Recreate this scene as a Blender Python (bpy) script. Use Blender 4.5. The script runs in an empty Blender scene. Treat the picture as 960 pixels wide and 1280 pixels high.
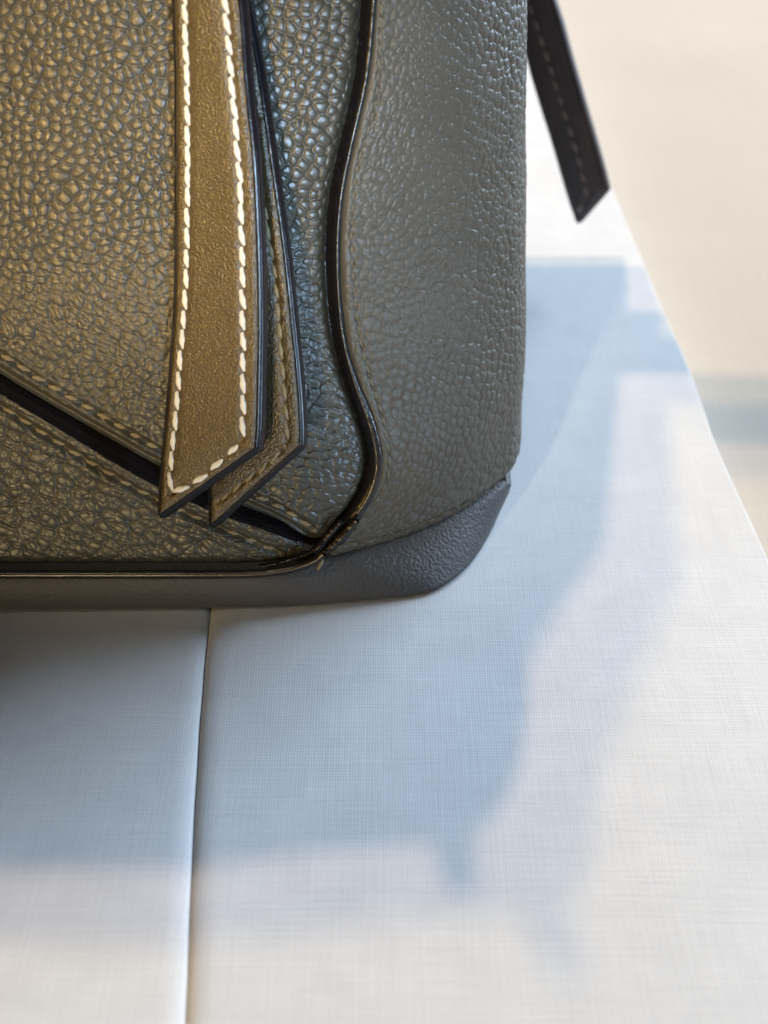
import bpy, math, random
import numpy as np
from mathutils import Matrix, Vector

# ---------------------------------------------------------------- camera, world, lamps
MM = 0.001
H_CAM, PITCH, F = 175.0, math.radians(37.15), 1778.0      # mm, rad, pixels of the 960x1280 photograph
scene = bpy.context.scene
COL = scene.collection

cam_d = bpy.data.cameras.new('camera')
cam = bpy.data.objects.new('camera', cam_d)
COL.objects.link(cam)
cam.location = (0, 0, H_CAM * MM)
cam.rotation_euler = (math.pi / 2 - PITCH, 0, 0)
cam_d.sensor_fit = 'VERTICAL'
cam_d.sensor_height = 36
cam_d.sensor_width = 27
cam_d.lens = 36 * F / 1280
cam_d.clip_start = 0.01
cam_d.clip_end = 60
cam_d.dof.use_dof = True
cam_d.dof.focus_distance = 0.252
cam_d.dof.aperture_fstop = 50 / 3.0
scene.camera = cam

world = bpy.data.worlds.new('World')
scene.world = world
world.use_nodes = True
world.node_tree.nodes['Background'].inputs[0].default_value = (0.5, 0.7, 1.0, 1)
world.node_tree.nodes['Background'].inputs[1].default_value = 0.035

scene.view_settings.view_transform = 'Standard'
scene.view_settings.look = 'None'
scene.view_settings.exposure = 0
scene.view_settings.gamma = 1


def area_light(name, loc, target, size, energy, color, sy=None):
    l = bpy.data.lights.new(name, 'AREA')
    l.energy = energy
    l.color = color
    l.size = size
    if sy:
        l.shape = 'RECTANGLE'
        l.size_y = sy
    o = bpy.data.objects.new(name, l)
    COL.objects.link(o)
    o.location = loc
    d = Vector(target) - Vector(loc)
    o.rotation_euler = d.to_track_quat('-Z', 'Y').to_euler()
    return o


def spot(name, loc, target, radius, energy, color, half=30.0, blend=0.5):
    l = bpy.data.lights.new(name, 'SPOT')
    l.energy = energy
    l.color = color
    l.shadow_soft_size = radius
    l.spot_size = math.radians(2 * half)
    l.spot_blend = blend
    o = bpy.data.objects.new(name, l)
    COL.objects.link(o)
    o.location = loc
    d = Vector(target) - Vector(loc)
    o.rotation_euler = d.to_track_quat('-Z', 'Y').to_euler()
    return o


# two ceiling spots of the shop behind the bag, windows to the right
spot('ceiling_spot', (0.0, 1.044, 1.40), (0, 0.2, 0), 0.017, 42, (1.0, 0.69, 0.44))
spot('ceiling_spot', (-0.083, 1.126, 1.40), (0, 0.2, 0), 0.022, 33, (1.0, 0.72, 0.25))
area_light('sky_window', (1.70, 1.72, 1.08), (0.0, 0.2, 0), 2.0, 140.0, (0.63, 0.80, 1.0), 0.95)
area_light('sky_window', (0.15, 2.05, 2.00), (0.05, 0.2, 0), 1.9, 8.0, (0.66, 0.83, 1.0))
# narrow spots added to light only the bag: cool right, warm left and above
spot('cool_fill_spot', (0.22, -0.56, 0.29), (-0.010, 0.226, 0.086), 0.035, 42, (0.48, 0.72, 1.0), 3.4, 1.0)
spot('cool_fill_spot', (0.66, -0.20, 0.15), (-0.018, 0.213, 0.036), 0.030, 22, (0.50, 0.73, 1.0), 2.4, 1.0)
spot('warm_fill_spot', (-0.19, -0.52, 0.34), (-0.045, 0.23, 0.092), 0.018, 17, (1.0, 0.61, 0.17), 4.8, 1.0)
spot('warm_fill_spot', (-0.22, -0.57, 0.08), (-0.045, 0.212, 0.045), 0.016, 7.5, (1.0, 0.74, 0.34), 6.5, 1.0)
spot('warm_fill_spot', (-0.62, -0.22, 0.24), (-0.030, 0.215, 0.075), 0.030, 7, (1.0, 0.58, 0.12), 6.5, 1.0)
spot('warm_fill_spot', (-0.30, -0.28, 0.95), (-0.050, 0.230, 0.098), 0.030, 27, (1.0, 0.86, 0.62), 4.2, 1.0)

# ---------------------------------------------------------------- picture <-> place
CP, SP = math.cos(PITCH), math.sin(PITCH)


def ray(px, py):
    a = (np.asarray(px, float) - 480) / F
    b = (np.asarray(py, float) - 640) / F
    return a, CP - b * SP, -SP - b * CP           # X, Y, Z components for unit depth


def project(X, Y, Z):
    dy, dz = Y, Z - H_CAM
    dep = dy * CP - dz * SP
    up = dy * SP + dz * CP
    return 480 + F * X / dep, 640 - F * up / dep


def ground(px, py, z=0.0):
    a, b, c = ray(px, py)
    t = (z - H_CAM) / c
    return a * t, b * t


# ---------------------------------------------------------------- numpy noise
def hash2(ix, iy, seed):
    h = (ix.astype(np.int64) * 374761393 + iy.astype(np.int64) * 668265263 + seed * 2147483647) & 0xffffffff
    h = ((h ^ (h >> 13)) * 1274126177) & 0xffffffff
    h = ((h ^ (h >> 16)) * 2246822519) & 0xffffffff
    h = h ^ (h >> 15)
    return (h & 0xffffff) / float(0xffffff)


def vnoise(x, y, seed=0):
    ix, iy = np.floor(x), np.floor(y)
    fx, fy = x - ix, y - iy
    fx, fy = fx * fx * (3 - 2 * fx), fy * fy * (3 - 2 * fy)
    a, b = hash2(ix, iy, seed), hash2(ix + 1, iy, seed)
    c, d = hash2(ix, iy + 1, seed), hash2(ix + 1, iy + 1, seed)
    return (a * (1 - fx) + b * fx) * (1 - fy) + (c * (1 - fx) + d * fx) * fy


def fbm(x, y, seed=0, octs=3):
    s, a = 0, 0.5
    for i in range(octs):
        s = s + a * (vnoise(x * 2 ** i, y * 2 ** i, seed + i) * 2 - 1)
        a *= 0.5
    return s


def voronoi(x, y, seed=0, jit=0.9):
    ix, iy = np.floor(x), np.floor(y)
    f1 = np.full(x.shape, 9.0)
    f2 = np.full(x.shape, 9.0)
    cx, cy = np.zeros_like(x), np.zeros_like(x)
    rid = np.zeros_like(x)
    for dx in (-1, 0, 1):
        for dy in (-1, 0, 1):
            gx, gy = ix + dx, iy + dy
            px = gx + 0.5 + (hash2(gx, gy, seed) - 0.5) * jit
            py = gy + 0.5 + (hash2(gx, gy, seed + 7) - 0.5) * jit
            d = np.hypot(px - x, py - y)
            near = d < f1
            f2 = np.where(near, f1, np.minimum(f2, d))
            cx, cy = np.where(near, px, cx), np.where(near, py, cy)
            rid = np.where(near, hash2(gx, gy, seed + 13), rid)
            f1 = np.where(near, d, f1)
    return f1, f2, x - cx, y - cy, rid


def sstep(a, b, x):
    t = np.clip((x - a) / (b - a), 0, 1)
    return t * t * (3 - 2 * t)


def grain_field(wx, wy, cell, seed, sx, sy, ang, plate):
    rx = (wx * math.cos(ang) + wy * math.sin(ang)) / (cell * sx)
    ry = (-wx * math.sin(ang) + wy * math.cos(ang)) / (cell * sy)
    f1, f2, dx, dy, rid = voronoi(rx, ry, seed, 0.8)
    e = f2 - f1
    r2 = hash2(np.floor(rid * 9999), np.floor(rid * 777), 5)
    if plate:
        return (0.6 - 0.55 * f1 ** 2 - 0.42 * np.exp(-e / 0.12)
                + (r2 - .5) * dx * 0.45 + (rid - .5) * dy * 0.45 + 0.14 * (rid - 0.5))
    # round pebbles with valleys between them
    return 0.75 - 0.75 * f1 ** 2 - 0.62 * np.exp(-e / 0.13) + 0.22 * (rid - 0.5)


def grain(x, y, cell=1.75, seed=3, plate=0.5, ang=-0.5):
    """relief of pebbled calf leather, mm; plate (0..1) makes flat wrinkled plates, 0 round pebbles"""
    wx = x + 1.1 * fbm(x / 8.0, y / 8.0, seed + 50, 2) + 0.09 * fbm(x / 1.2, y / 1.0, seed + 55, 2)
    wy = y + 1.1 * fbm(x / 8.0 + 31, y / 8.0, seed + 60, 2) + 0.09 * fbm(x / 1.2, y / 1.0, seed + 65, 2)
    hr = grain_field(wx, wy, cell * 1.0, seed, 1.0, 1.0, ang, 0)
    hp = grain_field(wx, wy, cell * 1.12, seed + 5, 1.35, 0.92, ang, 1)
    # long wrinkles that cut through the pebbles
    cre = 0
    for a2, ln, wd, sd in ((ang - 0.25, 5.2, 1.7, 90),):
        sx = (wx * math.cos(a2) + wy * math.sin(a2)) / (cell * ln)
        sy = (-wx * math.sin(a2) + wy * math.cos(a2)) / (cell * wd)
        g1, g2, _, _, _ = voronoi(sx, sy, seed + sd, 1.0)
        cre = np.maximum(cre, np.exp(-(g2 - g1) / 0.035))
    h = hr * (1 - plate) + hp * plate
    h = h - cre * (0.10 + 0.14 * plate)
    h = h + 0.04 * fbm(x / 0.6, y / 0.6, seed + 95, 2)
    return h * cell * 0.285


def seg_dist(px, py, line):
    """distance to a polyline, and the length along it"""
    best = np.full(px.shape, 1e9)
    along = np.zeros(px.shape)
    acc = 0.0
    for (x0, y0), (x1, y1) in zip(line[:-1], line[1:]):
        vx, vy = x1 - x0, y1 - y0
        L2 = vx * vx + vy * vy
        t = np.clip(((px - x0) * vx + (py - y0) * vy) / L2, 0, 1)
        d = np.hypot(px - x0 - t * vx, py - y0 - t * vy)
        m = d < best
        best = np.where(m, d, best)
        along = np.where(m, acc + t * math.sqrt(L2), along)
        acc += math.sqrt(L2)
    return best, along


def smooth_line(pts, n=12):
    """Catmull-Rom through the points"""
    P = np.array(pts, float)
    P = np.vstack([2 * P[0] - P[1], P, 2 * P[-1] - P[-2]])
    out = []
    for i in range(1, len(P) - 2):
        for k in range(n):
            t = k / n
            out.append(0.5 * ((2 * P[i]) + (-P[i - 1] + P[i + 1]) * t + (2 * P[i - 1] - 5 * P[i] + 4 * P[i + 1] - P[i + 2]) * t * t
                              + (-P[i - 1] + 3 * P[i] - 3 * P[i + 1] + P[i + 2]) * t ** 3))
    out.append(P[-2])
    return np.array(out)


def resample(P, step=None, n=None):
    P = np.asarray(P, float)
    s = np.concatenate([[0], np.cumsum(np.linalg.norm(np.diff(P, axis=0), axis=1))])
    if n is None:
        n = max(2, int(round(s[-1] / step)) + 1)
    q = np.linspace(0, s[-1], n)
    return np.stack([np.interp(q, s, P[:, k]) for k in range(P.shape[1])], 1)


# ---------------------------------------------------------------- materials
def new_mat(name):
    m = bpy.data.materials.new(name)
    m.use_nodes = True
    nt = m.node_tree
    return m, nt, nt.nodes['Principled BSDF']


def N(nt, typ, **kw):
    n = nt.nodes.new(typ)
    for k, v in kw.items():
        setattr(n, k, v)
    return n


def leather(name, col, col2, rough, bump_scale, bump_dist, spec=0.5, coat=0.0, sheen_vor=False):
    m, nt, b = new_mat(name)
    tc = N(nt, 'ShaderNodeTexCoord')
    n1 = N(nt, 'ShaderNodeTexNoise')
    n1.inputs['Scale'].default_value = 90
    n1.inputs['Detail'].default_value = 4
    nt.links.new(tc.outputs['Object'], n1.inputs['Vector'])
    mx = N(nt, 'ShaderNodeMix', data_type='RGBA')
    mx.inputs[6].default_value = (*col, 1)
    mx.inputs[7].default_value = (*col2, 1)
    nt.links.new(n1.outputs[0], mx.inputs[0])
    nt.links.new(mx.outputs[2], b.inputs['Base Color'])
    n2 = N(nt, 'ShaderNodeTexNoise')
    n2.inputs['Scale'].default_value = bump_scale
    n2.inputs['Detail'].default_value = 3
    nt.links.new(tc.outputs['Object'], n2.inputs['Vector'])
    bp = N(nt, 'ShaderNodeBump')
    bp.inputs['Strength'].default_value = 1
    bp.inputs['Distance'].default_value = bump_dist
    nt.links.new(n2.outputs[0], bp.inputs['Height'])
    if sheen_vor:
        v = N(nt, 'ShaderNodeTexVoronoi')
        v.inputs['Scale'].default_value = bump_scale * 0.8
        nt.links.new(tc.outputs['Object'], v.inputs['Vector'])
        ad = N(nt, 'ShaderNodeMath', operation='ADD')
        nt.links.new(n2.outputs[0], ad.inputs[0])
        nt.links.new(v.outputs['Distance'], ad.inputs[1])
        nt.links.new(ad.outputs[0], bp.inputs['Height'])
    nt.links.new(bp.outputs[0], b.inputs['Normal'])
    rr = N(nt, 'ShaderNodeMapRange')
    rr.inputs[3].default_value = rough - 0.07
    rr.inputs[4].default_value = rough + 0.10
    nt.links.new(n1.outputs[0], rr.inputs[0])
    nt.links.new(rr.outputs[0], b.inputs['Roughness'])
    b.inputs['Specular IOR Level'].default_value = spec
    b.inputs['Coat Weight'].default_value = coat
    b.inputs['Coat Roughness'].default_value = 0.24
    return m


M_GRAIN = leather('grained_leather', (0.044, 0.041, 0.030), (0.064, 0.059, 0.043), 0.35, 2600, 0.000022, 0.68)
M_SIDE = leather('side_leather', (0.082, 0.073, 0.056), (0.112, 0.099, 0.077), 0.43, 2600, 0.00003, 0.5)
M_BASE = leather('base_leather', (0.066, 0.065, 0.067), (0.092, 0.090, 0.092), 0.5, 1500, 0.00030, 0.4)
M_STRAP = leather('smooth_leather', (0.046, 0.030, 0.008), (0.066, 0.043, 0.012), 0.29, 2900, 0.00013, 1.0, sheen_vor=True)
M_PAINT = leather('edge_paint', (0.010, 0.009, 0.011), (0.010, 0.008, 0.010), 0.20, 1500, 0.00004, 0.32)
M_PIPE = leather('seam_edge_paint', (0.007, 0.005, 0.004), (0.020, 0.013, 0.009), 0.25, 1200, 0.00005, 0.6)
M_DARKSTRAP = leather('dark_strap_leather', (0.110, 0.088, 0.088), (0.140, 0.114, 0.112), 0.45, 2500, 0.00006, 0.4)
M_WHITE = leather('white_thread', (0.72, 0.69, 0.62), (0.80, 0.77, 0.70), 0.6, 4000, 0.00006, 0.3)
M_TAN = leather('olive_thread', (0.21, 0.17, 0.10), (0.27, 0.22, 0.13), 0.45, 4000, 0.00006, 0.4)
M_OLIVE = leather('dull_olive_thread', (0.12, 0.10, 0.065), (0.16, 0.135, 0.085), 0.5, 4000, 0.00006, 0.4)
M_BROWN = leather('brown_thread', (0.34, 0.27, 0.23), (0.42, 0.33, 0.28), 0.55, 4000, 0.00006, 0.3)


def linen(name, c1, c2, pitch, dist, blot=130):
    m, nt, b = new_mat(name)
    tc = N(nt, 'ShaderNodeTexCoord')
    nz = N(nt, 'ShaderNodeTexNoise')
    nz.inputs['Scale'].default_value = 400
    nz.inputs['Detail'].default_value = 2
    nt.links.new(tc.outputs['Object'], nz.inputs['Vector'])
    sc = N(nt, 'ShaderNodeVectorMath', operation='SCALE')
    sc.inputs['Scale'].default_value = 0.00038
    nt.links.new(nz.outputs['Color'], sc.inputs[0])
    ad = N(nt, 'ShaderNodeVectorMath', operation='ADD')
    nt.links.new(tc.outputs['Object'], ad.inputs[0])
    nt.links.new(sc.outputs[0], ad.inputs[1])
    ws = []
    for d in ('X', 'Y'):
        w = N(nt, 'ShaderNodeTexWave', bands_direction=d)
        w.inputs['Scale'].default_value = 2 * math.pi / (20 * pitch * MM)
        nt.links.new(ad.outputs[0], w.inputs['Vector'])
        ws.append(w)
    mul = N(nt, 'ShaderNodeMath', operation='MULTIPLY')
    nt.links.new(ws[0].outputs['Fac'], mul.inputs[0])
    nt.links.new(ws[1].outputs['Fac'], mul.inputs[1])
    # slubs: long thin threads of slightly different tone
    mp = N(nt, 'ShaderNodeMapping')
    mp.inputs['Scale'].default_value = (1600, 60, 100)
    nt.links.new(tc.outputs['Object'], mp.inputs['Vector'])
    s1 = N(nt, 'ShaderNodeTexNoise')
    s1.inputs['Scale'].default_value = 1
    nt.links.new(mp.outputs[0], s1.inputs['Vector'])
    mp2 = N(nt, 'ShaderNodeMapping')
    mp2.inputs['Scale'].default_value = (60, 1600, 100)
    nt.links.new(tc.outputs['Object'], mp2.inputs['Vector'])
    s2 = N(nt, 'ShaderNodeTexNoise')
    s2.inputs['Scale'].default_value = 1
    nt.links.new(mp2.outputs[0], s2.inputs['Vector'])
    big = N(nt, 'ShaderNodeTexNoise')
    big.inputs['Scale'].default_value = blot
    big.inputs['Detail'].default_value = 4
    nt.links.new(tc.outputs['Object'], big.inputs['Vector'])

    def addw(a, b_, w):
        k = N(nt, 'ShaderNodeMath', operation='MULTIPLY_ADD')
        nt.links.new(b_, k.inputs[0])
        k.inputs[1].default_value = w
        nt.links.new(a, k.inputs[2])
        return k.outputs[0]
    wk = N(nt, 'ShaderNodeMath', operation='MULTIPLY')
    nt.links.new(mul.outputs[0], wk.inputs[0])
    wk.inputs[1].default_value = 0.4
    fac = addw(wk.outputs[0], s1.outputs[0], 0.6)
    fac = addw(fac, s2.outputs[0], 0.6)
    fac = addw(fac, big.outputs[0], 0.9)
    rng = N(nt, 'ShaderNodeMapRange')
    rng.inputs[1].default_value = 0.55
    rng.inputs[2].default_value = 1.7
    nt.links.new(fac, rng.inputs[0])
    mx = N(nt, 'ShaderNodeMix', data_type='RGBA')
    mx.inputs[6].default_value = (*c1, 1)
    mx.inputs[7].default_value = (*c2, 1)
    nt.links.new(rng.outputs[0], mx.inputs[0])
    nt.links.new(mx.outputs[2], b.inputs['Base Color'])
    bp = N(nt, 'ShaderNodeBump')
    bp.inputs['Strength'].default_value = 1
    bp.inputs['Distance'].default_value = dist
    nt.links.new(fac, bp.inputs['Height'])
    nt.links.new(bp.outputs[0], b.inputs['Normal'])
    b.inputs['Roughness'].default_value = 0.9
    b.inputs['Specular IOR Level'].default_value = 0.15
    b.inputs['Sheen Weight'].default_value = 0.1
    return m


M_LINEN = linen('white_linen', (0.60, 0.60, 0.605), (0.745, 0.74, 0.735), 0.46, 0.00005)
M_BEIGE = linen('beige_linen', (0.47, 0.41, 0.345), (0.57, 0.505, 0.43), 0.7, 0.00006, 18)


# ---------------------------------------------------------------- mesh helpers (all in mm)
def mesh_from(name, V, faces, mats, fmat=None, smooth=True):
    V = np.asarray(V, np.float64) * MM
    faces = np.asarray(faces, np.int32)
    me = bpy.data.meshes.new(name)
    k = faces.shape[1]
    me.vertices.add(len(V))
    me.vertices.foreach_set('co', V.astype(np.float32).ravel())
    me.loops.add(faces.size)
    me.loops.foreach_set('vertex_index', faces.ravel())
    me.polygons.add(len(faces))
    me.polygons.foreach_set('loop_start', np.arange(0, faces.size, k, dtype=np.int32))
    me.polygons.foreach_set('loop_total', np.full(len(faces), k, np.int32))
    if fmat is not None:
        me.polygons.foreach_set('material_index', np.asarray(fmat, np.int32))
    me.polygons.foreach_set('use_smooth', np.full(len(faces), smooth))
    for m in mats:
        me.materials.append(m)
    me.update(calc_edges=True)
    me.validate()
    return me


def link(name, me, parent=None, label=None):
    o = bpy.data.objects.new(name, me)
    COL.objects.link(o)
    if parent is not None:
        o.parent = parent
    if label:
        o['label'] = label
    return o


def grid_faces(nr, nc, off=0, flip=False, wrap=False):
    i = np.arange(nr - 1)[:, None]
    j = np.arange(nc if wrap else nc - 1)[None, :]
    jn = (j + 1) % nc
    a, b, c, d = i * nc + j, i * nc + jn, (i + 1) * nc + jn, (i + 1) * nc + j
    q = np.stack([a, b, c, d] if not flip else [a, d, c, b], -1).reshape(-1, 4)
    return q + off


def grid_normals(P):
    du = np.gradient(P, axis=1)
    dv = np.gradient(P, axis=0)
    n = np.cross(du, dv)
    n /= np.linalg.norm(n, axis=-1, keepdims=True) + 1e-12
    return n


def tube(P, r, sides=10, flat=1.0, frame_up=(0, -1, 0.3), caps=True):
    """swept round section along P (n,3); r scalar or (n,)"""
    P = np.asarray(P, float)
    n = len(P)
    T = np.gradient(P, axis=0)
    T /= np.linalg.norm(T, axis=1, keepdims=True)
    U = np.array(frame_up, float)[None, :] - T * (T @ np.array(frame_up, float))[:, None]
    U /= np.linalg.norm(U, axis=1, keepdims=True)
    W = np.cross(T, U)
    r = np.broadcast_to(np.asarray(r, float), (n,))
    th = np.linspace(0, 2 * math.pi, sides, endpoint=False)
    V = P[:, None, :] + r[:, None, None] * (np.cos(th)[None, :, None] * U[:, None, :] * flat + np.sin(th)[None, :, None] * W[:, None, :])
    return V.reshape(-1, 3), grid_faces(n, sides, wrap=True)


# ---------------------------------------------------------------- the bag's body surface
def yf(z):
    z = np.asarray(z, float)
    return 203 + 0.33 * (z - 8) - 1.6 * np.sin(np.clip((z - 8) / 110, 0, 1) * math.pi)


SEAM_PX = [(466, -40), (462, 0), (457, 60), (450, 110), (434, 180), (422, 240), (417, 300), (418, 360), (424, 420), (438, 475),
           (455, 520), (466, 560), (466, 592), (453, 625), (428, 658), (401, 688)]
SEAM_LINE = smooth_line(SEAM_PX, 8)


def hit_front(px, py, off=0.0, rnd=2.5):
    a, b, c = ray(px, py)
    Y = np.full(np.shape(a), 205.0)
    for _ in range(14):
        t = Y / b
        z = H_CAM + c * t
        Y = yf(z) + rnd - off
    t = Y / b
    return a * t, Y, H_CAM + c * t


sx_, sy_, sz_ = hit_front(SEAM_LINE[:, 0], SEAM_LINE[:, 1])
o_ = np.argsort(sz_)
SZ, SX = sz_[o_], sx_[o_]
SZ = np.concatenate([SZ, [150, 192]])
SX = np.concatenate([SX, [SX[-1] - 5, SX[-1] - 10]])


def Xs(z):
    return np.interp(z, SZ, SX)


SIL_PX = [(657, -40), (657, 150), (658, 300), (657, 400), (655, 470), (651, 530), (648, 570), (645, 602)]
a_, b_, c_ = ray([p[0] for p in SIL_PX], [p[1] for p in SIL_PX])
Y_ = np.full(len(a_), 230.0)
for _ in range(14):
    z_ = H_CAM + c_ * Y_ / b_
    Y_ = yf(z_) + 2.5 + 30
LX, LZ = (a_ * Y_ / b_)[::-1], (H_CAM + c_ * Y_ / b_)[::-1]
LZ = np.concatenate([LZ, [150, 192]])
LX = np.concatenate([LX, [22.0, 13.0]])


def Xr(z):
    return np.interp(z, LZ, LX)


# side section as fractions of (dX, dY); beyond 1 it runs backward
SEC = smooth_line([(0, 0), (0.20, 0.085), (0.42, 0.22), (0.66, 0.43), (0.86, 0.70), (0.97, 0.93), (1.015, 1.25), (1.05, 2.2), (1.10, 3.6), (1.12, 5.0), (1.0, 5.9), (0.6, 6.3)], 14)
SECS = np.concatenate([[0], np.cumsum(np.linalg.norm(np.diff(SEC * np.array([36, 27]), axis=0), axis=1))])
SIDE_LEN = SECS[-1]


def body(u, z):
    """u: mm from the corner seam, negative to the left on the front, positive round the side"""
    xs = Xs(z)
    y0 = yf(z)
    X = np.where(u <= 0, xs + u, 0)
    r = np.clip((u + 22) / 22, 0, 1)
    Y = y0 + 2.5 * r ** 2
    up = np.clip(u, 0, SIDE_LEN)
    fx = np.interp(up, SECS, SEC[:, 0])
    fy = np.interp(up, SECS, SEC[:, 1])
    dY = 30.0 * (1 - 0.88 * sstep(115, 175, z))
    Xside = xs + fx * (Xr(z) - xs)
    Yside = y0 + 2.5 + fy * dY
    return np.where(u <= 0, X, Xside), np.where(u <= 0, Y, Yside), z + 0 * u


def front_px(pts, n=10, rnd=1.2):
    L = smooth_line(pts, n) if n else np.array(pts, float)
    return L


# border lines in the photograph
UP_EDGE = smooth_line([(-90, 402), (0, 463), (60, 500), (130, 540), (197, 577), (280, 618), (340, 643), (372, 661), (402, 684)], 8)
LOW_EDGE = smooth_line([(-90, 424), (0, 483), (60, 519), (130, 562), (195, 599), (262, 629), (330, 655), (360, 669), (386, 684), (400, 692)], 8)
BOT_EDGE = smooth_line([(-110, 709), (0, 709), (150, 709), (300, 708), (345, 704), (375, 698), (400, 692)], 8)


def line_z(Lpx):
    x, y, z = hit_front(Lpx[:, 0], Lpx[:, 1], rnd=1.0)
    o = np.argsort(x)
    return x[o], z[o]


UEX, UEZ = line_z(UP_EDGE)
LEX, LEZ = line_z(LOW_EDGE)
BEX, BEZ = line_z(BOT_EDGE)

ROW_UP = [(-60, 404), (17, 452), (61, 481), (109, 508), (154, 535), (200, 562), (262, 596), (345, 630), (366, 643), (390, 659)]
ROW_LOW = [(-60, 468), (5, 508), (30, 525), (77, 555), (127, 585), (175, 613), (250, 648), (320, 677), (348, 689)]
ROW_SIDE = smooth_line([(478, -30), (475, 44), (469, 131), (447, 205), (440, 271), (440, 330), (446, 398), (456, 451), (471, 500), (483, 546), (486, 585), (478, 612), (455, 645), (432, 668)], 6)
ROW_BASE = smooth_line([(431, 680), (466, 674), (509, 662), (558, 641), (608, 615), (636, 594)], 6)

bag = bpy.data.objects.new('handbag', None)
COL.objects.link(bag)
bag.location = (0, 0, 0)
bag['label'] = 'olive green grained leather handbag with hanging stitched straps standing on white linen panels'
bag['category'] = 'handbag'

SURF = {}


def nonuni(segs):
    out = []
    for a, b, step in segs:
        n = max(1, int(round((b - a) / step)))
        out += list(np.linspace(a, b, n, endpoint=False))
    out.append(segs[-1][1])
    return np.array(out)


def px_dist(P, line):
    px, py = project(P[..., 0], P[..., 1], P[..., 2])
    d, s = seg_dist(px, py, [tuple(q) for q in np.asarray(line)])
    return d * 0.15, s * 0.15


def puckers(P, row, pitch=3.6, depth=0.35, w=0.7):
    d, s = px_dist(P, row)
    mod = 0.75 + 0.25 * np.cos(2 * math.pi * s / pitch)
    return -depth * np.exp(-(d / w) ** 2) * mod


def finish_panel(name, P, disp, mats, key, borders, parent=bag, flip=False, label=None):
    """displace the grid along its normal, add turned-in borders, store for look-up"""
    n = grid_normals(P)
    if n[..., 1].mean() > 0 and not flip:
        n = -n
    if flip:
        n = -n if n[..., 1].mean() > 0 else n
    Q = P + n * disp[..., None]
    nr, nc = Q.shape[:2]
    V = [Q.reshape(-1, 3)]
    # face orientation: outward
    t = np.cross(P[1, 0] - P[0, 0], P[0, 1] - P[0, 0])
    fl = np.dot(t, n[0, 0]) > 0
    Fs = [grid_faces(nr, nc, flip=fl)]
    off = nr * nc
    idx = np.arange(nr * nc).reshape(nr, nc)
    for side, depth in borders:
        sl = {'r0': idx[0, :], 'r1': idx[-1, :], 'c0': idx[:, 0], 'c1': idx[:, -1]}[side]
        q = Q.reshape(-1, 3)[sl]
        nn = n.reshape(-1, 3)[sl]
        V.append(q - nn * depth)
        k = len(sl)
        a = sl[:-1]
        b = sl[1:]
        c = off + np.arange(1, k)
        d = off + np.arange(k - 1)
        Fs.append(np.stack([a, b, c, d], 1))
        off += k
    me = mesh_from(name, np.vstack(V), np.vstack(Fs), mats)
    o = link(name, me, parent, label)
    SURF[key] = (Q, grid_normals(Q) * (1 if (grid_normals(Q)[..., 1].mean() < 0) else -1), project(Q[..., 0], Q[..., 1], Q[..., 2]))
    return o


# ---- upper front panel
us = nonuni([(-260, -100, 4), (-100, -74, 0.5), (-74, 0, 0.145)])
vs = nonuni([(0, 1, 0.00150)])
u = us[None, :]
Xg = Xs(40) + us


def z_low_at(u, EX, EZ, it=5):
    z = np.full(u.shape, 30.0)
    for _ in range(it):
        z = np.interp(Xs(z) + u, EX, EZ)
    return z


zl = z_low_at(us, UEX, UEZ)
ZT = 119.0
vv = vs[:, None]
z = zl[None, :] * (1 - vv) + ZT * vv
Ub = np.broadcast_to(u, z.shape)
X, Y, Z = body(Ub, z)
P = np.stack([X, Y, Z], -1)
d_low, _ = px_dist(P, UP_EDGE)
d_seam = -Ub
plate = 0.05 + 0.75 * sstep(75, 45, Z + 6 * fbm(X / 12, Z / 12, 4)) * (1 - 0.7 * sstep(10, 0, np.hypot((X + 52) / 2.6, (Z - 43) / 1)))
plate = np.clip(plate, 0, 1)
g = grain(X, Z * 1.06, 1.8, 3, plate)
disp = g
edge = np.exp(-(d_low / 0.8) ** 2)
disp = disp * (1 - 0.75 * edge) - 0.9 * edge
roll = np.exp(-((d_low - 2.2) / 1.6) ** 2)
disp = disp + 0.45 * roll
disp = disp - 2.6 * np.exp(-(d_seam / 1.6) ** 2) - 0.8 * np.exp(-(d_seam / 6) ** 2)
# soft hollows and swellings of the hide
disp = disp + 0.9 * np.exp(-(((X + 13) / 7) ** 2 + ((Z - 24) / 8) ** 2)) + 0.8 * fbm(X / 28, Z / 28, 21, 2)
disp = disp * (1 - 0.6 * np.exp(-(px_dist(P, ROW_UP)[0] / 0.7) ** 2)) + puckers(P, ROW_UP, depth=0.65, w=0.75)
finish_panel('front_panel', P, disp, [M_GRAIN], 'upper', [('r0', 2.0), ('c1', 2.5)])

# ---- lower front panel
us2 = nonuni([(-260, -100, 4), (-100, -74, 0.5), (-74, -1.2, 0.145)])
zl2 = z_low_at(us2, BEX, BEZ)
zh2 = np.maximum(z_low_at(us2, LEX, LEZ), zl2 + 0.4)
vv = nonuni([(0, 1, 0.0052)])[:, None]
z = zl2[None, :] * (1 - vv) + zh2[None, :] * vv
Ub = np.broadcast_to(us2[None, :], z.shape)
X, Y, Z = body(Ub, z)
P = np.stack([X, Y, Z], -1)
d_up, _ = px_dist(P, LOW_EDGE)
d_bot, _ = px_dist(P, BOT_EDGE)
g = grain(X, Z * 1.06, 2.0, 23, np.full(X.shape, 0.75))
taper = sstep(0, 14, -Ub)
disp = g * (1 - 0.8 * np.exp(-(d_up / 0.7) ** 2)) + 1.1 * np.exp(-(d_up / 5) ** 2) * taper + 0.25
disp = disp - 0.35 * np.exp(-(d_up / 0.35) ** 2) - 1.6 * np.exp(-(d_bot / 1.3) ** 2) * taper - (1 - taper) * 0.8 * sstep(14, 0, -Ub)
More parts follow.
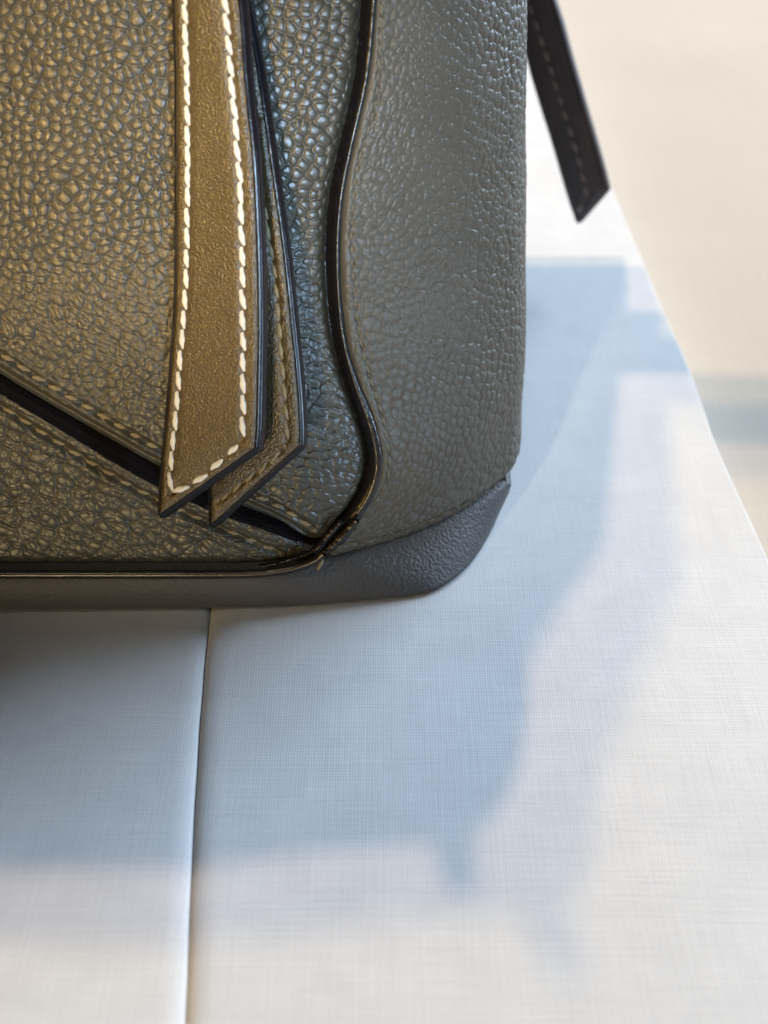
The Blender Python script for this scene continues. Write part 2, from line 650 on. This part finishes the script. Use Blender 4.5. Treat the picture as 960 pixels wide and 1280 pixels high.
disp = disp * (1 - 0.6 * np.exp(-(px_dist(P, ROW_LOW)[0] / 0.7) ** 2)) + puckers(P, ROW_LOW, depth=0.6, w=0.75)
finish_panel('lower_panel', P, disp, [M_GRAIN], 'lower', [('r1', 3.0), ('r0', 2.0)])
LOWQ = SURF['lower'][0][-1]
UPQ = SURF['upper'][0][0]

# ---- dark painted edge between the two panels
A = resample(LOWQ[LOWQ[:, 0] > -110], n=420)
Bx = UPQ[UPQ[:, 0] > -110]
B = resample(Bx, n=420)
rows = []
for t, dy, dz in ((0.0, 0.0, -0.12), (0.04, 0.1, 0.06), (0.15, 0.5, 0.08), (0.5, 1.4, -0.1), (0.8, 2.2, -0.4), (1.0, 2.6, -0.1), (1.1, 3.1, 0.5)):
    Q = A * (1 - t) + B * t
    Q = Q + np.array([0, dy, dz])
    Q[:, 1] += 0.05 * fbm(Q[:, 0] / 0.6, Q[:, 2] / 0.6 + t * 9, 77, 2)
    rows.append(Q)
R = np.stack(rows, 0)
link('painted_edge', mesh_from('painted_edge', R.reshape(-1, 3), grid_faces(R.shape[0], R.shape[1], flip=True), [M_PAINT]), bag,
     'black painted edge running diagonally between the two front panels')

# ---- side panel
ub = nonuni([(1.0, 52, 0.145), (52, SIDE_LEN, 2.0)])
BASE_A = smooth_line([(402, 701), (440, 691), (500, 672), (560, 648), (605, 625), (637, 604)], 8)
# lower border of the side panel as height over u: all of it lies near z = 8
zb = 8.6 + 0 * ub
vv = nonuni([(0, 1, 0.00135)])[:, None]
z = zb[None, :] * (1 - vv) + ZT * vv
Ub = np.broadcast_to(ub[None, :], z.shape)
X, Y, Z = body(Ub, z)
P = np.stack([X, Y, Z], -1)
pxs, pys = project(X, Y, Z)
0 and print('base border px', [(round(float(pxs[0, k])), round(float(pys[0, k]))) for k in range(0, 340, 48)])
g = grain(Ub * 1.0 + 300, Z * 1.06, 1.8, 43, np.clip(0.4 + 0.5 * fbm(Ub / 15, Z / 15, 8), 0, 1))
amp = 1.0 - 0.15 * sstep(60, 10, Z)
d_seam = Ub - 1.0
disp = g * amp * (1 - 0.8 * np.exp(-(d_seam / 1.3) ** 2))
disp = disp - 0.9 * np.exp(-(d_seam / 0.5) ** 2) + 0.55 * np.exp(-((d_seam - 1.6) / 1.3) ** 2)
disp = disp + puckers(P, ROW_SIDE, 2.6, 0.6, 0.45) + puckers(P, ROW_BASE, 2.6, 0.55, 0.5)
dz = Z - 8.6
disp = disp - 0.8 * np.exp(-(dz / 0.8) ** 2) + 0.5 * np.exp(-((dz - 3) / 3.0) ** 2)
disp = disp + 0.9 * fbm(Ub / 22 + 5, Z / 30, 31, 2) * sstep(0, 8, Ub)
# pulled folds running away from the pinch of the seam
disp = disp + 0.25 * np.sin((Z - 0.5 * Ub) / 2.1 + 2 * fbm(Ub / 9, Z / 9, 3)) * np.exp(-(Ub / 13) ** 2) * np.exp(-((Z - 60) / 22) ** 2)
finish_panel('side_panel', P, disp, [M_SIDE], 'side', [('c0', 2.2), ('r0', 1.5)])

# ---- the rest of the body above and behind (plain, outside the picture)
zs = np.linspace(ZT, 190, 12)
uu = np.concatenate([np.linspace(-260, 0, 30), np.linspace(0, SIDE_LEN, 30)[1:]])
Ug, Zg = np.meshgrid(uu, zs)
X, Y, Z = body(Ug, Zg)
P = np.stack([X, Y, Z], -1)
me = mesh_from('upper_body', P.reshape(-1, 3), grid_faces(*P.shape[:2]), [M_GRAIN])
link('upper_body', me, bag)
zs = np.linspace(8, 190, 12)
pts = []
for zz in zs:
    xe, ye, _ = body(np.array([SIDE_LEN]), np.array([zz]))
    yb = 415 - 0.33 * (zz - 8)
    xl = float(Xs(zz) - 260)
    pts.append([(xe[0], ye[0], zz), (xe[0] - 6, max(yb, ye[0] + 1), zz), (xe[0] - 60, yb + 3, zz), (xl + 20, yb + 3, zz), (xl, yb - 20, zz), (xl, float(yf(zz)), zz)])
P = np.array(pts)
me = mesh_from('back_panel', P.reshape(-1, 3), grid_faces(*P.shape[:2]), [M_GRAIN])
link('back_panel', me, bag)
xe, ye, ze = body(uu, np.full(uu.shape, 190.0))
fr = np.stack([xe, ye, ze], -1)[::-1]
bkx = np.linspace(P[-1, 2, 0], P[-1, 4, 0], len(fr))
bk = np.stack([bkx, np.full(len(fr), P[-1, 2, 1]), np.full(len(fr), 190.0)], -1)
T = np.stack([fr, (fr + bk) / 2 + np.array([0, 0, 3]), bk], 0)
link('top_panel', mesh_from('top_panel', T.reshape(-1, 3), grid_faces(3, len(fr)), [M_GRAIN]), bag)

# ---- seam piping at the corner
SL = resample(SEAM_LINE, n=420)
sx, sy, sz = hit_front(SL[:, 0], SL[:, 1])
z_s = sz
prof = [(-1.0, -3.0), (-0.75, -1.2), (-0.5, -0.1), (-0.15, 0.45), (0.25, 0.62), (0.62, 0.66), (0.95, 0.62), (1.25, 0.30), (1.45, -0.3), (1.5, -1.2)]
wide = 0.46 + 0.66 * sstep(0.62, 0.78, np.linspace(0, 1, len(z_s)))       # the edge turns broad and glossy lower down
rows = []
T = np.stack([sx, sy, sz], 1)
nrm = np.array([0.35, -0.90, 0.25])
nrm /= np.linalg.norm(nrm)
tan = np.gradient(T, axis=0)
tan /= np.linalg.norm(tan, axis=1, keepdims=True)
side = np.cross(tan, nrm)
side /= np.linalg.norm(side, axis=1, keepdims=True)
if side[100, 0] < 0:
    side = -side
wob = 0.10 * fbm(np.arange(420) / 6.0, np.zeros(420), 66, 2)
for a, h in prof:
    h2 = h + (0.15 if -0.2 < a < 1 else 0)
    rows.append(T + side * (a * wide + (0.25 if a > -0.9 else 0))[:, None] + nrm * ((h2 + wob) if h > -1 else np.full(420, h))[:, None])
R = np.stack(rows, 0)
fmat = np.repeat([1, 1, 1, 0, 0, 0, 0, 0, 1], R.shape[1] - 1)
link('seam_edge', mesh_from('seam_edge', R.reshape(-1, 3), grid_faces(R.shape[0], R.shape[1]), [M_PIPE, M_PAINT], fmat), bag,
     'dark painted leather edge winding down between front and side')

# ---- bottom trim (thin rolled edge) and base
TR = smooth_line([(-110, 718), (0, 718), (150, 718), (300, 717.5), (345, 714), (375, 708), (396, 699), (404, 692)], 8)
x, y, z = hit_front(TR[:, 0], TR[:, 1], off=3.0, rnd=0.6)
Vt, Ft = tube(resample(np.stack([x, y, z], 1), 0.6), 0.78, 12)
link('base_piping', mesh_from('base_piping', Vt, Ft, [M_PIPE]), bag, 'thin glossy brown rolled edge along the bottom of the front')

A_PX = smooth_line([(-160, 725), (0, 725), (150, 725), (300, 724), (350, 720), (385, 712), (410, 704), (440, 697), (500, 678), (560, 655), (605, 630), (631, 609), (634, 604)], 6)
B_PX = smooth_line([(-160, 762), (0, 762), (150, 761), (300, 759), (380, 756), (430, 752), (480, 747), (520, 742), (550, 734), (585, 708), (612, 668), (629, 628), (635, 606)], 6)
A2, B2 = resample(A_PX, n=260), B_PX
# match the two curves by shares so that the ends meet
B2 = np.stack([np.interp(np.linspace(0, 1, 260), np.linspace(0, 1, len(B_PX)), B_PX[:, k]) for k in (0, 1)], 1)
A2 = np.stack([np.interp(np.linspace(0, 1, 260), np.linspace(0, 1, len(A_PX)), A_PX[:, k]) for k in (0, 1)], 1)
za = 7.6 + 0 * A2[:, 0]
ax, ay = ground(A2[:, 0], A2[:, 1], za)
zbot = 1.0 + 5.0 * sstep(0.93, 1.0, np.linspace(0, 1, 260))
bx, by = ground(B2[:, 0], B2[:, 1], zbot)
A3 = np.stack([ax, ay, za], 1)
B3 = np.stack([bx, by, zbot], 1)
ext = [np.array([26.5, 300, 0]), np.array([30, 395, 0]), np.array([-60, 412, 0]), np.array([-255, 412, 0])]
A3 = np.vstack([A3] + [(e + [0, 0, 7.6])[None] for e in ext])
B3 = np.vstack([B3] + [(e + [0, 0, 1.0])[None] for e in ext])
rows = []
inn = np.zeros_like(A3)
T = np.gradient(A3, axis=0)
T[:, 2] = 0
T /= np.linalg.norm(T, axis=1, keepdims=True) + 1e-9
outn = np.stack([T[:, 1], -T[:, 0], 0 * T[:, 0]], 1)
rows.append(A3 - outn * 8 + [0, 0, 0.95])
rows.append(A3 - outn * 2.5 + [0, 0, 0.9])
rows.append(A3 - outn * 0.5 + [0, 0, 0.55])
nb = 14
for k in range(nb + 1):
    t = k / nb
    Q = A3 * (1 - t) + B3 * t + outn * (0.75 * math.sin(math.pi * min(1, t * 1.05)) ** 0.8 if 0 < t < 0.95 else 0)
    Q = Q + outn * (0.05 * fbm(Q[:, 0] / 1.5, Q[:, 2] + Q[:, 1], 12, 2))[:, None]
    rows.append(Q)
rows.append(B3 - outn * 0.6 + [0, 0, -0.45])
rows.append(B3 - outn * 3.0 + [0, 0, -0.7])
R = np.stack(rows, 0)
link('base_panel', mesh_from('base_panel', R.reshape(-1, 3), grid_faces(R.shape[0], R.shape[1], flip=True), [M_BASE]), bag,
     'smooth grey-brown leather base of the bag')
# underside
low = R[-1]
cen = np.array([-110, 300, 0.3])
Vb = np.vstack([low, cen[None]])
fb = np.array([[i, i + 1, len(low)] for i in range(len(low) - 1)])
link('underside', mesh_from('underside', Vb, fb, [M_BASE]), bag)
# dark lining that closes the gaps behind the borders
ux = np.linspace(-260, 46, 90)
zx = np.linspace(1.2, 118, 40)
Ug, Zg = np.meshgrid(ux, zx)
X, Y, Z = body(Ug, np.maximum(Zg, 8.6))
P = np.stack([X - 3.2 * sstep(0, 20, Ug), Y + 3.0 - 0.5 * sstep(0, 20, Ug), Zg], -1)
link('lining', mesh_from('lining', P.reshape(-1, 3), grid_faces(*P.shape[:2]), [M_PAINT]), bag)


# ---------------------------------------------------------------- stitches
def stitch_mesh(name, length, width, mat, plies=2, rings=11, sides=14):
    V = []
    for i in range(rings):
        t = i / (rings - 1) * 2 - 1
        r = width / 2 * max(0.05, (1 - abs(t) ** 2.6)) ** 0.5
        for k in range(sides):
            a = 2 * math.pi * k / sides
            rr = r * (1 + 0.17 * math.cos(plies * (a - t * 3.0)))
            sag = -0.32 * width * t * t
            V.append((rr * math.cos(a), t * length / 2, rr * math.sin(a) * 0.8 + sag))
    return mesh_from(name, np.array(V), grid_faces(rings, sides, wrap=True), [mat])


def look(key, px, py):
    Q, n, (gx, gy) = SURF[key]
    d = (gx - px) ** 2 + (gy - py) ** 2
    i = np.unravel_index(np.argmin(d), d.shape)
    i0, i1 = slice(max(0, i[0] - 4), i[0] + 5), slice(max(0, i[1] - 4), i[1] + 5)
    nn = n[i0, i1].reshape(-1, 3).mean(0)
    return Q[i], nn / np.linalg.norm(nn)


rng = random.Random(4)


def place(me, pos, nrm, tang, lift, parent, slant=0.0, scale=1.0):
    n = Vector(nrm).normalized()
    t = Vector(tang)
    t = (t - n * t.dot(n)).normalized()
    if slant:
        t = (Matrix.Rotation(slant, 3, n) @ t).normalized()
    x = t.cross(n)
    M = Matrix((x, t, n)).transposed().to_4x4()
    M.translation = (Vector(pos) + n * lift) * MM
    o = link('stitch', me, parent)
    o.matrix_basis = M @ Matrix.Diagonal((1, scale, 1, 1))
    return o


def row(key, line, pitch_px, me, parent, lift=0.15, slant=0.1, start=0.0):
    P = resample(line, step=pitch_px)
    for k in range(len(P) - 1):
        m = (P[k] + P[k + 1]) / 2
        if not (-30 < m[0] < 990 and -340 < m[1] < 1300):
            continue
        p, n = look(key, *m)
        p1, _ = look(key, *(P[k] * 0.8 + m * 0.2))
        p2, _ = look(key, *(P[k + 1] * 0.8 + m * 0.2))
        place(me, p, n, p2 - p1, lift, parent, slant + rng.uniform(-0.06, 0.06), rng.uniform(0.94, 1.06))


parts = {o.name: o for o in bag.children}
ST_TAN = stitch_mesh('olive_stitch', 2.7, 0.85, M_TAN)
ST_SIDE = stitch_mesh('fine_olive_stitch', 2.0, 0.6, M_OLIVE)
row('upper', [p for p in ROW_UP if p[0] < 255], 24, ST_TAN, parts['front_panel'], 0.12, 0.25)
row('upper', ROW_UP[-4:], 20, ST_TAN, parts['front_panel'], 0.12, 0.25)
row('lower', ROW_LOW, 24, ST_TAN, parts['lower_panel'], 0.12, 0.25)
row('side', ROW_SIDE, 17, ST_SIDE, parts['side_panel'], 0.08, 0.12)
row('side', ROW_BASE, 15, ST_SIDE, parts['side_panel'], 0.05, 0.12)


# ---------------------------------------------------------------- straps
def strap_surface(off, k, xl, lean, zc=75.0, base=0.0):
    def S(X, z):
        return yf(z) - off - k * (X - xl) - lean * np.clip(zc - z, 0, 200) ** 2 + base
    return S


def hit_surface(S, px, py, y0=200.0):
    a, b, c = ray(px, py)
    Y = np.full(np.shape(a), y0)
    for _ in range(40):
        t = Y / b
        Y = 0.5 * Y + 0.5 * S(a * t, H_CAM + c * t)
    t = Y / b
    return np.stack([a * t, Y, H_CAM + c * t], -1)


def strap(key, S, Lpx, Rpx, nu, nv, thick, mats, rows_, label, pits=0.0, y0=200.0, pad=0.0, rim=1.0):
    Lp = resample(smooth_line(Lpx, 8), n=nv)
    Rp = resample(smooth_line(Rpx, 8), n=nv)
    tu = np.linspace(0, 1, nu)[None, :, None]
    G = Lp[:, None, :] * (1 - tu) + Rp[:, None, :] * tu
    P = hit_surface(S, G[..., 0], G[..., 1], y0)
    n = grid_normals(P)
    if n[..., 1].mean() > 0:
        n = -n
    disp = np.zeros(P.shape[:2])
    for line, pitch in rows_:
        d, s = px_dist(P, line)
        mod = np.abs(np.cos(math.pi * s / (pitch * 0.15)))
        disp -= pits * np.exp(-(d / 0.55) ** 2) * (0.45 + 0.55 * mod ** 4)
    # padded swelling and soft fall at the rim
    idx = np.zeros(P.shape[:2])
    dist_edge = np.minimum(np.minimum(np.arange(nu)[None, :], (nu - 1 - np.arange(nu))[None, :]) * np.linalg.norm(P[:, -1] - P[:, 0], axis=-1)[:, None] / nu,
                           (nv - 1 - np.arange(nv))[:, None] * np.linalg.norm(P[1, 0] - P[0, 0]) * 0.9)
    disp += pad * sstep(1.5, 4.5, dist_edge) - 0.35 * np.exp(-(dist_edge / 0.45) ** 2)
    disp += 0.10 * fbm(P[..., 0] / 5, P[..., 2] / 5, 91, 2)
    Q = P + n * disp[..., None]
    # outline loop: left side down, bottom, right side up
    ids = np.arange(nv * nu).reshape(nv, nu)
    loop = np.concatenate([ids[:, 0], ids[-1, 1:], ids[::-1, -1][1:]])
    Lq = Q.reshape(-1, 3)[loop]
    Ln = n.reshape(-1, 3)[loop]
    tan = np.gradient(Lq, axis=0)
    tan /= np.linalg.norm(tan, axis=1, keepdims=True) + 1e-9
    out = np.cross(tan, Ln)
    cen = Q.reshape(-1, 3).mean(0)
    if np.einsum('ij,ij->', out, Lq - cen) < 0:
        out = -out
    for _ in range(6):
        out[1:-1] = (out[:-2] + out[1:-1] + out[2:]) / 3
    out /= np.linalg.norm(out, axis=1, keepdims=True)
    V = [Q.reshape(-1, 3)]
    F_ = [grid_faces(nv, nu)]
    fm = [np.zeros(len(F_[0]))]
    prev = loop
    off = nv * nu
    for o_, dd in ((0.25, 0.06), (0.62, 0.35), (0.88, 0.8), (0.95, 0.5 * thick), (0.85, thick - 0.5), (0.5, thick - 0.1), (0.0, thick), (-0.6, thick + 0.02)):
        V.append(Lq + out * o_ * rim - Ln * dd)
        cur = off + np.arange(len(loop))
        F_.append(np.stack([prev[:-1], cur[:-1], cur[1:], prev[1:]], 1))
        fm.append(np.ones(len(loop) - 1))
        prev = cur
        off += len(loop)
    # back face
    back = (Q - n * thick)[::4, ::4]
    V.append(back.reshape(-1, 3))
    fb_ = grid_faces(back.shape[0], back.shape[1], off=off, flip=True)
    F_.append(fb_)
    fm.append(np.ones(len(fb_)))
    me = mesh_from('strap', np.vstack(V), np.vstack(F_), mats, np.concatenate(fm))
    o = link('strap', me, bag, label)
    SURF[key] = (Q, n, project(Q[..., 0], Q[..., 1], Q[..., 2]))
    return o


# front strap
WL = [(221, -325), (226, -120), (231, 10), (233, 75), (234.5, 150), (234.5, 225), (234, 300), (231, 386), (226.6, 434), (223, 484), (218, 538), (214, 572), (212, 600), (213, 615)]
WB = [(213, 617), (229.6, 613), (252, 596), (275.6, 578), (295, 558), (301, 551)]
WR = [(240, -325), (266, -120), (281.5, 5), (286.5, 65), (291, 120), (296, 180), (300, 225), (302, 300), (303.5, 386), (303.6, 445), (303.6, 500), (303, 546)]
XL = float(ground(205, 600, 15)[0])
S1 = strap_surface(3.2, 0.42, -42.0, 0.0030)
s1 = strap('strap1', S1,
           [(208, -330), (213, -120), (217, 0), (219, 100), (219.5, 200), (219.5, 300), (218, 380), (212, 470), (206, 540), (200, 610), (199, 643)],
           [(252, -330), (278, -120), (296, 0), (304, 100), (314, 200), (319, 300), (321, 400), (320, 480), (319, 530), (317, 560)],
           110, 800, 2.5, [M_STRAP, M_PAINT], [(WL, 25.5), (WR, 26.5), (WB, 24)],
           'front strap of smooth golden olive leather with white saddle stitching', pits=0.32, pad=0.25)
ST_W = stitch_mesh('white_stitch', 3.6, 0.98, M_WHITE)
row('strap1', WL, 25.2, ST_W, s1, 0.03, 0.16)
row('strap1', WR, 26.6, ST_W, s1, 0.03, 0.16)
row('strap1', WB, 26.0, ST_W, s1, 0.03, -0.12)

# second strap behind it
OR_ = [(322, 150), (325, 210), (330, 260), (340, 320), (347, 375), (350, 430), (355, 490), (359, 540), (358, 552)]
OB_ = [(350, 566), (330, 583), (300, 606), (273, 627)]
S2 = strap_surface(1.0, 0.34, -34.0, 0.0022)
s2 = strap('strap2', S2,
           [(222, -320), (236, -100), (242, 60), (246, 200), (252, 350), (257, 480), (261, 580), (263, 656)],
           [(244, -320), (284, -100), (304, 0), (322, 100), (340, 225), (352, 310), (362, 400), (370, 480), (373, 530), (373, 557)],
           90, 600, 2.3, [M_STRAP, M_PAINT], [(OR_, 25), (OB_, 22)],
           'second strap of olive leather with matching stitches, tucked behind the front strap', pits=0.4, pad=0.15)
ST_O = stitch_mesh('tan_stitch', 3.0, 0.75, M_TAN)
row('strap2', OR_, 25, ST_O, s2, 0.0, 0.15)
row('strap2', OB_, 20, ST_O, s2, 0.0, 0.25)

# dark strap hanging free behind the right side
Y3 = 343.0


def S3(X, z):
    return Y3 - 0.55 * (X - 45) - 0.30 * (40 - z) * 0 + 0.15 * (z - 40)


DS = [(648, -35), (660, 0), (686, 79), (708, 149), (723, 197), (733, 240), (733, 250)]
DB = [(730, 254), (721, 267)]
s3 = strap('strap3', S3,
           [(634, -60), (648, 20), (664, 90), (690, 175), (709, 240), (721, 277)],
           [(662, -60), (690, 10), (710, 80), (732, 155), (748, 210), (755, 238)],
           46, 260, 2.8, [M_DARKSTRAP, M_DARKSTRAP], [(DS, 24), (DB, 20)],
           'dark brown strap hanging free beyond the right side of the bag', pits=0.5, y0=343.0)
top_ = SURF['strap3'][0][0]
E0, E1 = top_[0], top_[-1]
rows_u = []
for t in np.linspace(0, 1, 10):
    l_ = E0 * (1 - t) + np.array([8, 318, 192]) * t
    r_ = E1 * (1 - t) + np.array([31, 322, 192]) * t + np.array([7 * math.sin(math.pi * t), 0, 0])
    rows_u.append([l_, r_, r_ + [0, 2.6, 0], l_ + [0, 2.6, 0]])
Ru = np.array(rows_u)
link('strap_upper', mesh_from('strap_upper', Ru.reshape(-1, 3), grid_faces(10, 4, wrap=True), [M_DARKSTRAP]), bag)  # unseen top of the strap, right edge bulged to widen its shadow
rows_u = []
for lx, rx, yy, zz in ((27, 60, 385, 88), (26, 58, 380, 105), (22, 52, 366, 130), (16, 45, 350, 160), (10, 38, 332, 188), (6, 27, 322, 204), (3, 17, 305, 212), (2, 8, 292, 218)):
    rows_u.append([[lx, yy, zz], [rx, yy, zz], [rx, yy + 3, zz], [lx, yy + 3, zz]])
Ru = np.array(rows_u, float)
link('shadow_flap', mesh_from('shadow_flap', Ru.reshape(-1, 3), grid_faces(8, 4, wrap=True), [M_GRAIN]), bag)  # unseen flap, added to fill the shadow right of the bag
Pc = smooth_line([(5, 392, 186), (40, 402, 192), (85, 398, 186), (140, 380, 170), (190, 350, 150)], 6)
Ru = np.stack([Pc + [0, -13, 0], Pc + [0, 13, 2], Pc + [0, 13, 4.5], Pc + [0, -13, 2.5]], 1)
link('shadow_strap', mesh_from('shadow_strap', Ru.reshape(-1, 3), grid_faces(len(Pc), 4, wrap=True), [M_DARKSTRAP]), bag)  # unseen ribbon, added to cast a shadow band on the beige surface
Pt = np.array([[9, 270, 182], [9, 270, 190], [9.5, 270, 198], [10, 270, 205]], float)
Vt, Ft = tube(Pt, np.array([3.0, 2.8, 2.6, 1.8]), 10, frame_up=(0, 1, 0))
link('shadow_tab', mesh_from('shadow_tab', Vt, Ft, [M_PAINT]), bag)  # unseen stub, added to cast the small lump in the front shadow
ST_B = stitch_mesh('brown_stitch', 3.4, 1.0, M_BROWN)
row('strap3', DS, 20, ST_B, s3, 0.0, 0.1)
row('strap3', DB, 14, ST_B, s3, 0.0, 0.1)

# ---- small tie and raw dark edges where all seams meet at the bottom corner
def bar_px(name, pts, r, mat, off, label=None, sides=10):
    L = smooth_line(pts, 6)
    x, y, z = hit_front(L[:, 0], L[:, 1], off=off, rnd=2.0)
    Pt = resample(np.stack([x, y, z], 1), 0.25)
    m = len(Pt)
    rr = r * (0.55 + 0.45 * np.sin(np.linspace(0.25, math.pi - 0.25, m))) * (1 + 0.25 * fbm(np.arange(m) / 3.0, np.zeros(m), int(r * 100), 2))
    V, Fc = tube(Pt, rr, sides)
    Vc = np.vstack([V, Pt[0], Pt[-1]])
    k = len(V)
    tri = [[k, i, (i + 1) % sides, (i + 1) % sides] for i in range(sides)]
    me = mesh_from(name, V, Fc, [mat])
    return link(name, me, bag, label)


bar_px('folded_edge', [(322, 710), (345, 706), (370, 699), (390, 691), (401, 681), (412, 668), (428, 650)], 0.8, M_PAINT, 1.5,
       'frayed black leather edge folded over at the bottom corner')
bar_px('edge_end', [(404, 691), (416, 682), (430, 668), (446, 650)], 0.95, M_PIPE, 1.6, 'rounded end of the dark corner edge')
bar_px('edge_tongue', [(335, 712), (360, 708), (380, 704), (397, 699)], 0.8, M_PIPE, 2.6)
bar_px('tie_stitch', [(401, 694), (402, 700), (400, 706), (397, 712)], 0.42, M_TAN, 3.6, 'small pale thread tying off the corner')

# ---------------------------------------------------------------- linen panels and table
def slab(name, left, right, y0, y1, z_top, z_bot, mat, rnd, step, wave, rnd_r=None):
    rnd_r = rnd_r or rnd
    """upholstered board between two border functions of Y"""
    ys = nonuni([(y0, 60, 6), (60, 460, step), (460, y1, 12)])
    def prof(w):
        ts = []
        nb_ = 12
        for i in range(nb_ + 1):
            a = i / nb_ * math.pi / 2
            ts.append((rnd * 3.4 * (1 - math.sin(math.pi / 2 - a)) if 0 else rnd * 3.4 * (1 - math.cos(a)), rnd * (math.sin(a) - 1)))
        return ts
    pr = [(x, zz) for x, zz in prof(0)]
    inner = nonuni([(0, 1, 1 / 170.0)])
    rows_ = []
    for yv in ys:
        xl, xr = left(yv), right(yv)
        r_ = [(xl, yv, z_bot)]
        r_ += [(xl + dx, yv, z_top + dz_) for dx, dz_ in pr]
        a, b = xl + rnd * 3.4, xr - rnd_r * 3.4
        r_ += [(a + (b - a) * t, yv, z_top) for t in inner[1:-1]]
        r_ += [(xr - dx * rnd_r / rnd, yv, z_top + dz_ * rnd_r / rnd) for dx, dz_ in pr[::-1]]
        r_ += [(xr, yv, z_bot)]
        rows_.append(r_)
    R = np.array(rows_)
    top = R[..., 2] > z_top - rnd * 0.999
    R[..., 2] += np.where(top, wave * fbm(R[..., 0] / 40, R[..., 1] / 40, 17, 2), 0)
    R[..., 0] += np.where(~top | (R[..., 2] < z_top - 1e-3), 0.35 * fbm(R[..., 1] / 22, R[..., 1] * 0, 19, 2), 0)
    me = mesh_from(name, R.reshape(-1, 3), grid_faces(R.shape[0], R.shape[1]), [mat])
    return link(name, me)


def interp_line(pts):
    g_ = sorted((float(ground(px, py)[1]), float(ground(px, py)[0])) for px, py in pts)
    ys, xs = [q[0] for q in g_], [q[1] for q in g_]
    def f(y):
        if y < ys[0]:
            return xs[0] + (y - ys[0]) * (xs[1] - xs[0]) / (ys[1] - ys[0])
        if y > ys[-1]:
            return xs[-1] + (y - ys[-1]) * (xs[-1] - xs[-2]) / (ys[-1] - ys[-2])
        return float(np.interp(y, ys, xs))
    return f


seam_l = interp_line([(231, 1280), (240, 1060), (250, 900), (264, 760)])
edge_r = interp_line([(960, 700), (897, 560), (862, 464), (818, 363), (768, 245), (690, 70)])
pl = slab('display_panel', lambda y: -420.0, lambda y: seam_l(y) - 0.03, -60, 620, -0.2, -14, M_LINEN, 1.1, 2.0, 0.5)
pl['label'] = 'white linen covered panel on the left of the dark joint under the bag'
pl['category'] = 'display panel'
pl['group'] = 'white linen panels under the bag'
pr_ = slab('display_panel', lambda y: seam_l(y) + 0.03, edge_r, -60, 620, 0.0, -14, M_LINEN, 1.2, 2.0, 0.5, 0.12)
pr_['label'] = 'white linen covered panel on the right of the dark joint, beside the beige surface'
pr_['category'] = 'display panel'
pr_['group'] = 'white linen panels under the bag'
n_ = 60
gx, gy = np.meshgrid(np.linspace(-900, 1600, n_), np.linspace(-300, 2600, n_))
TP = np.stack([gx, gy, -14.0 + 0 * gx], -1)
tb = link('tabletop', mesh_from('tabletop', TP.reshape(-1, 3), grid_faces(n_, n_), [M_BEIGE]))
tb['kind'] = 'structure'
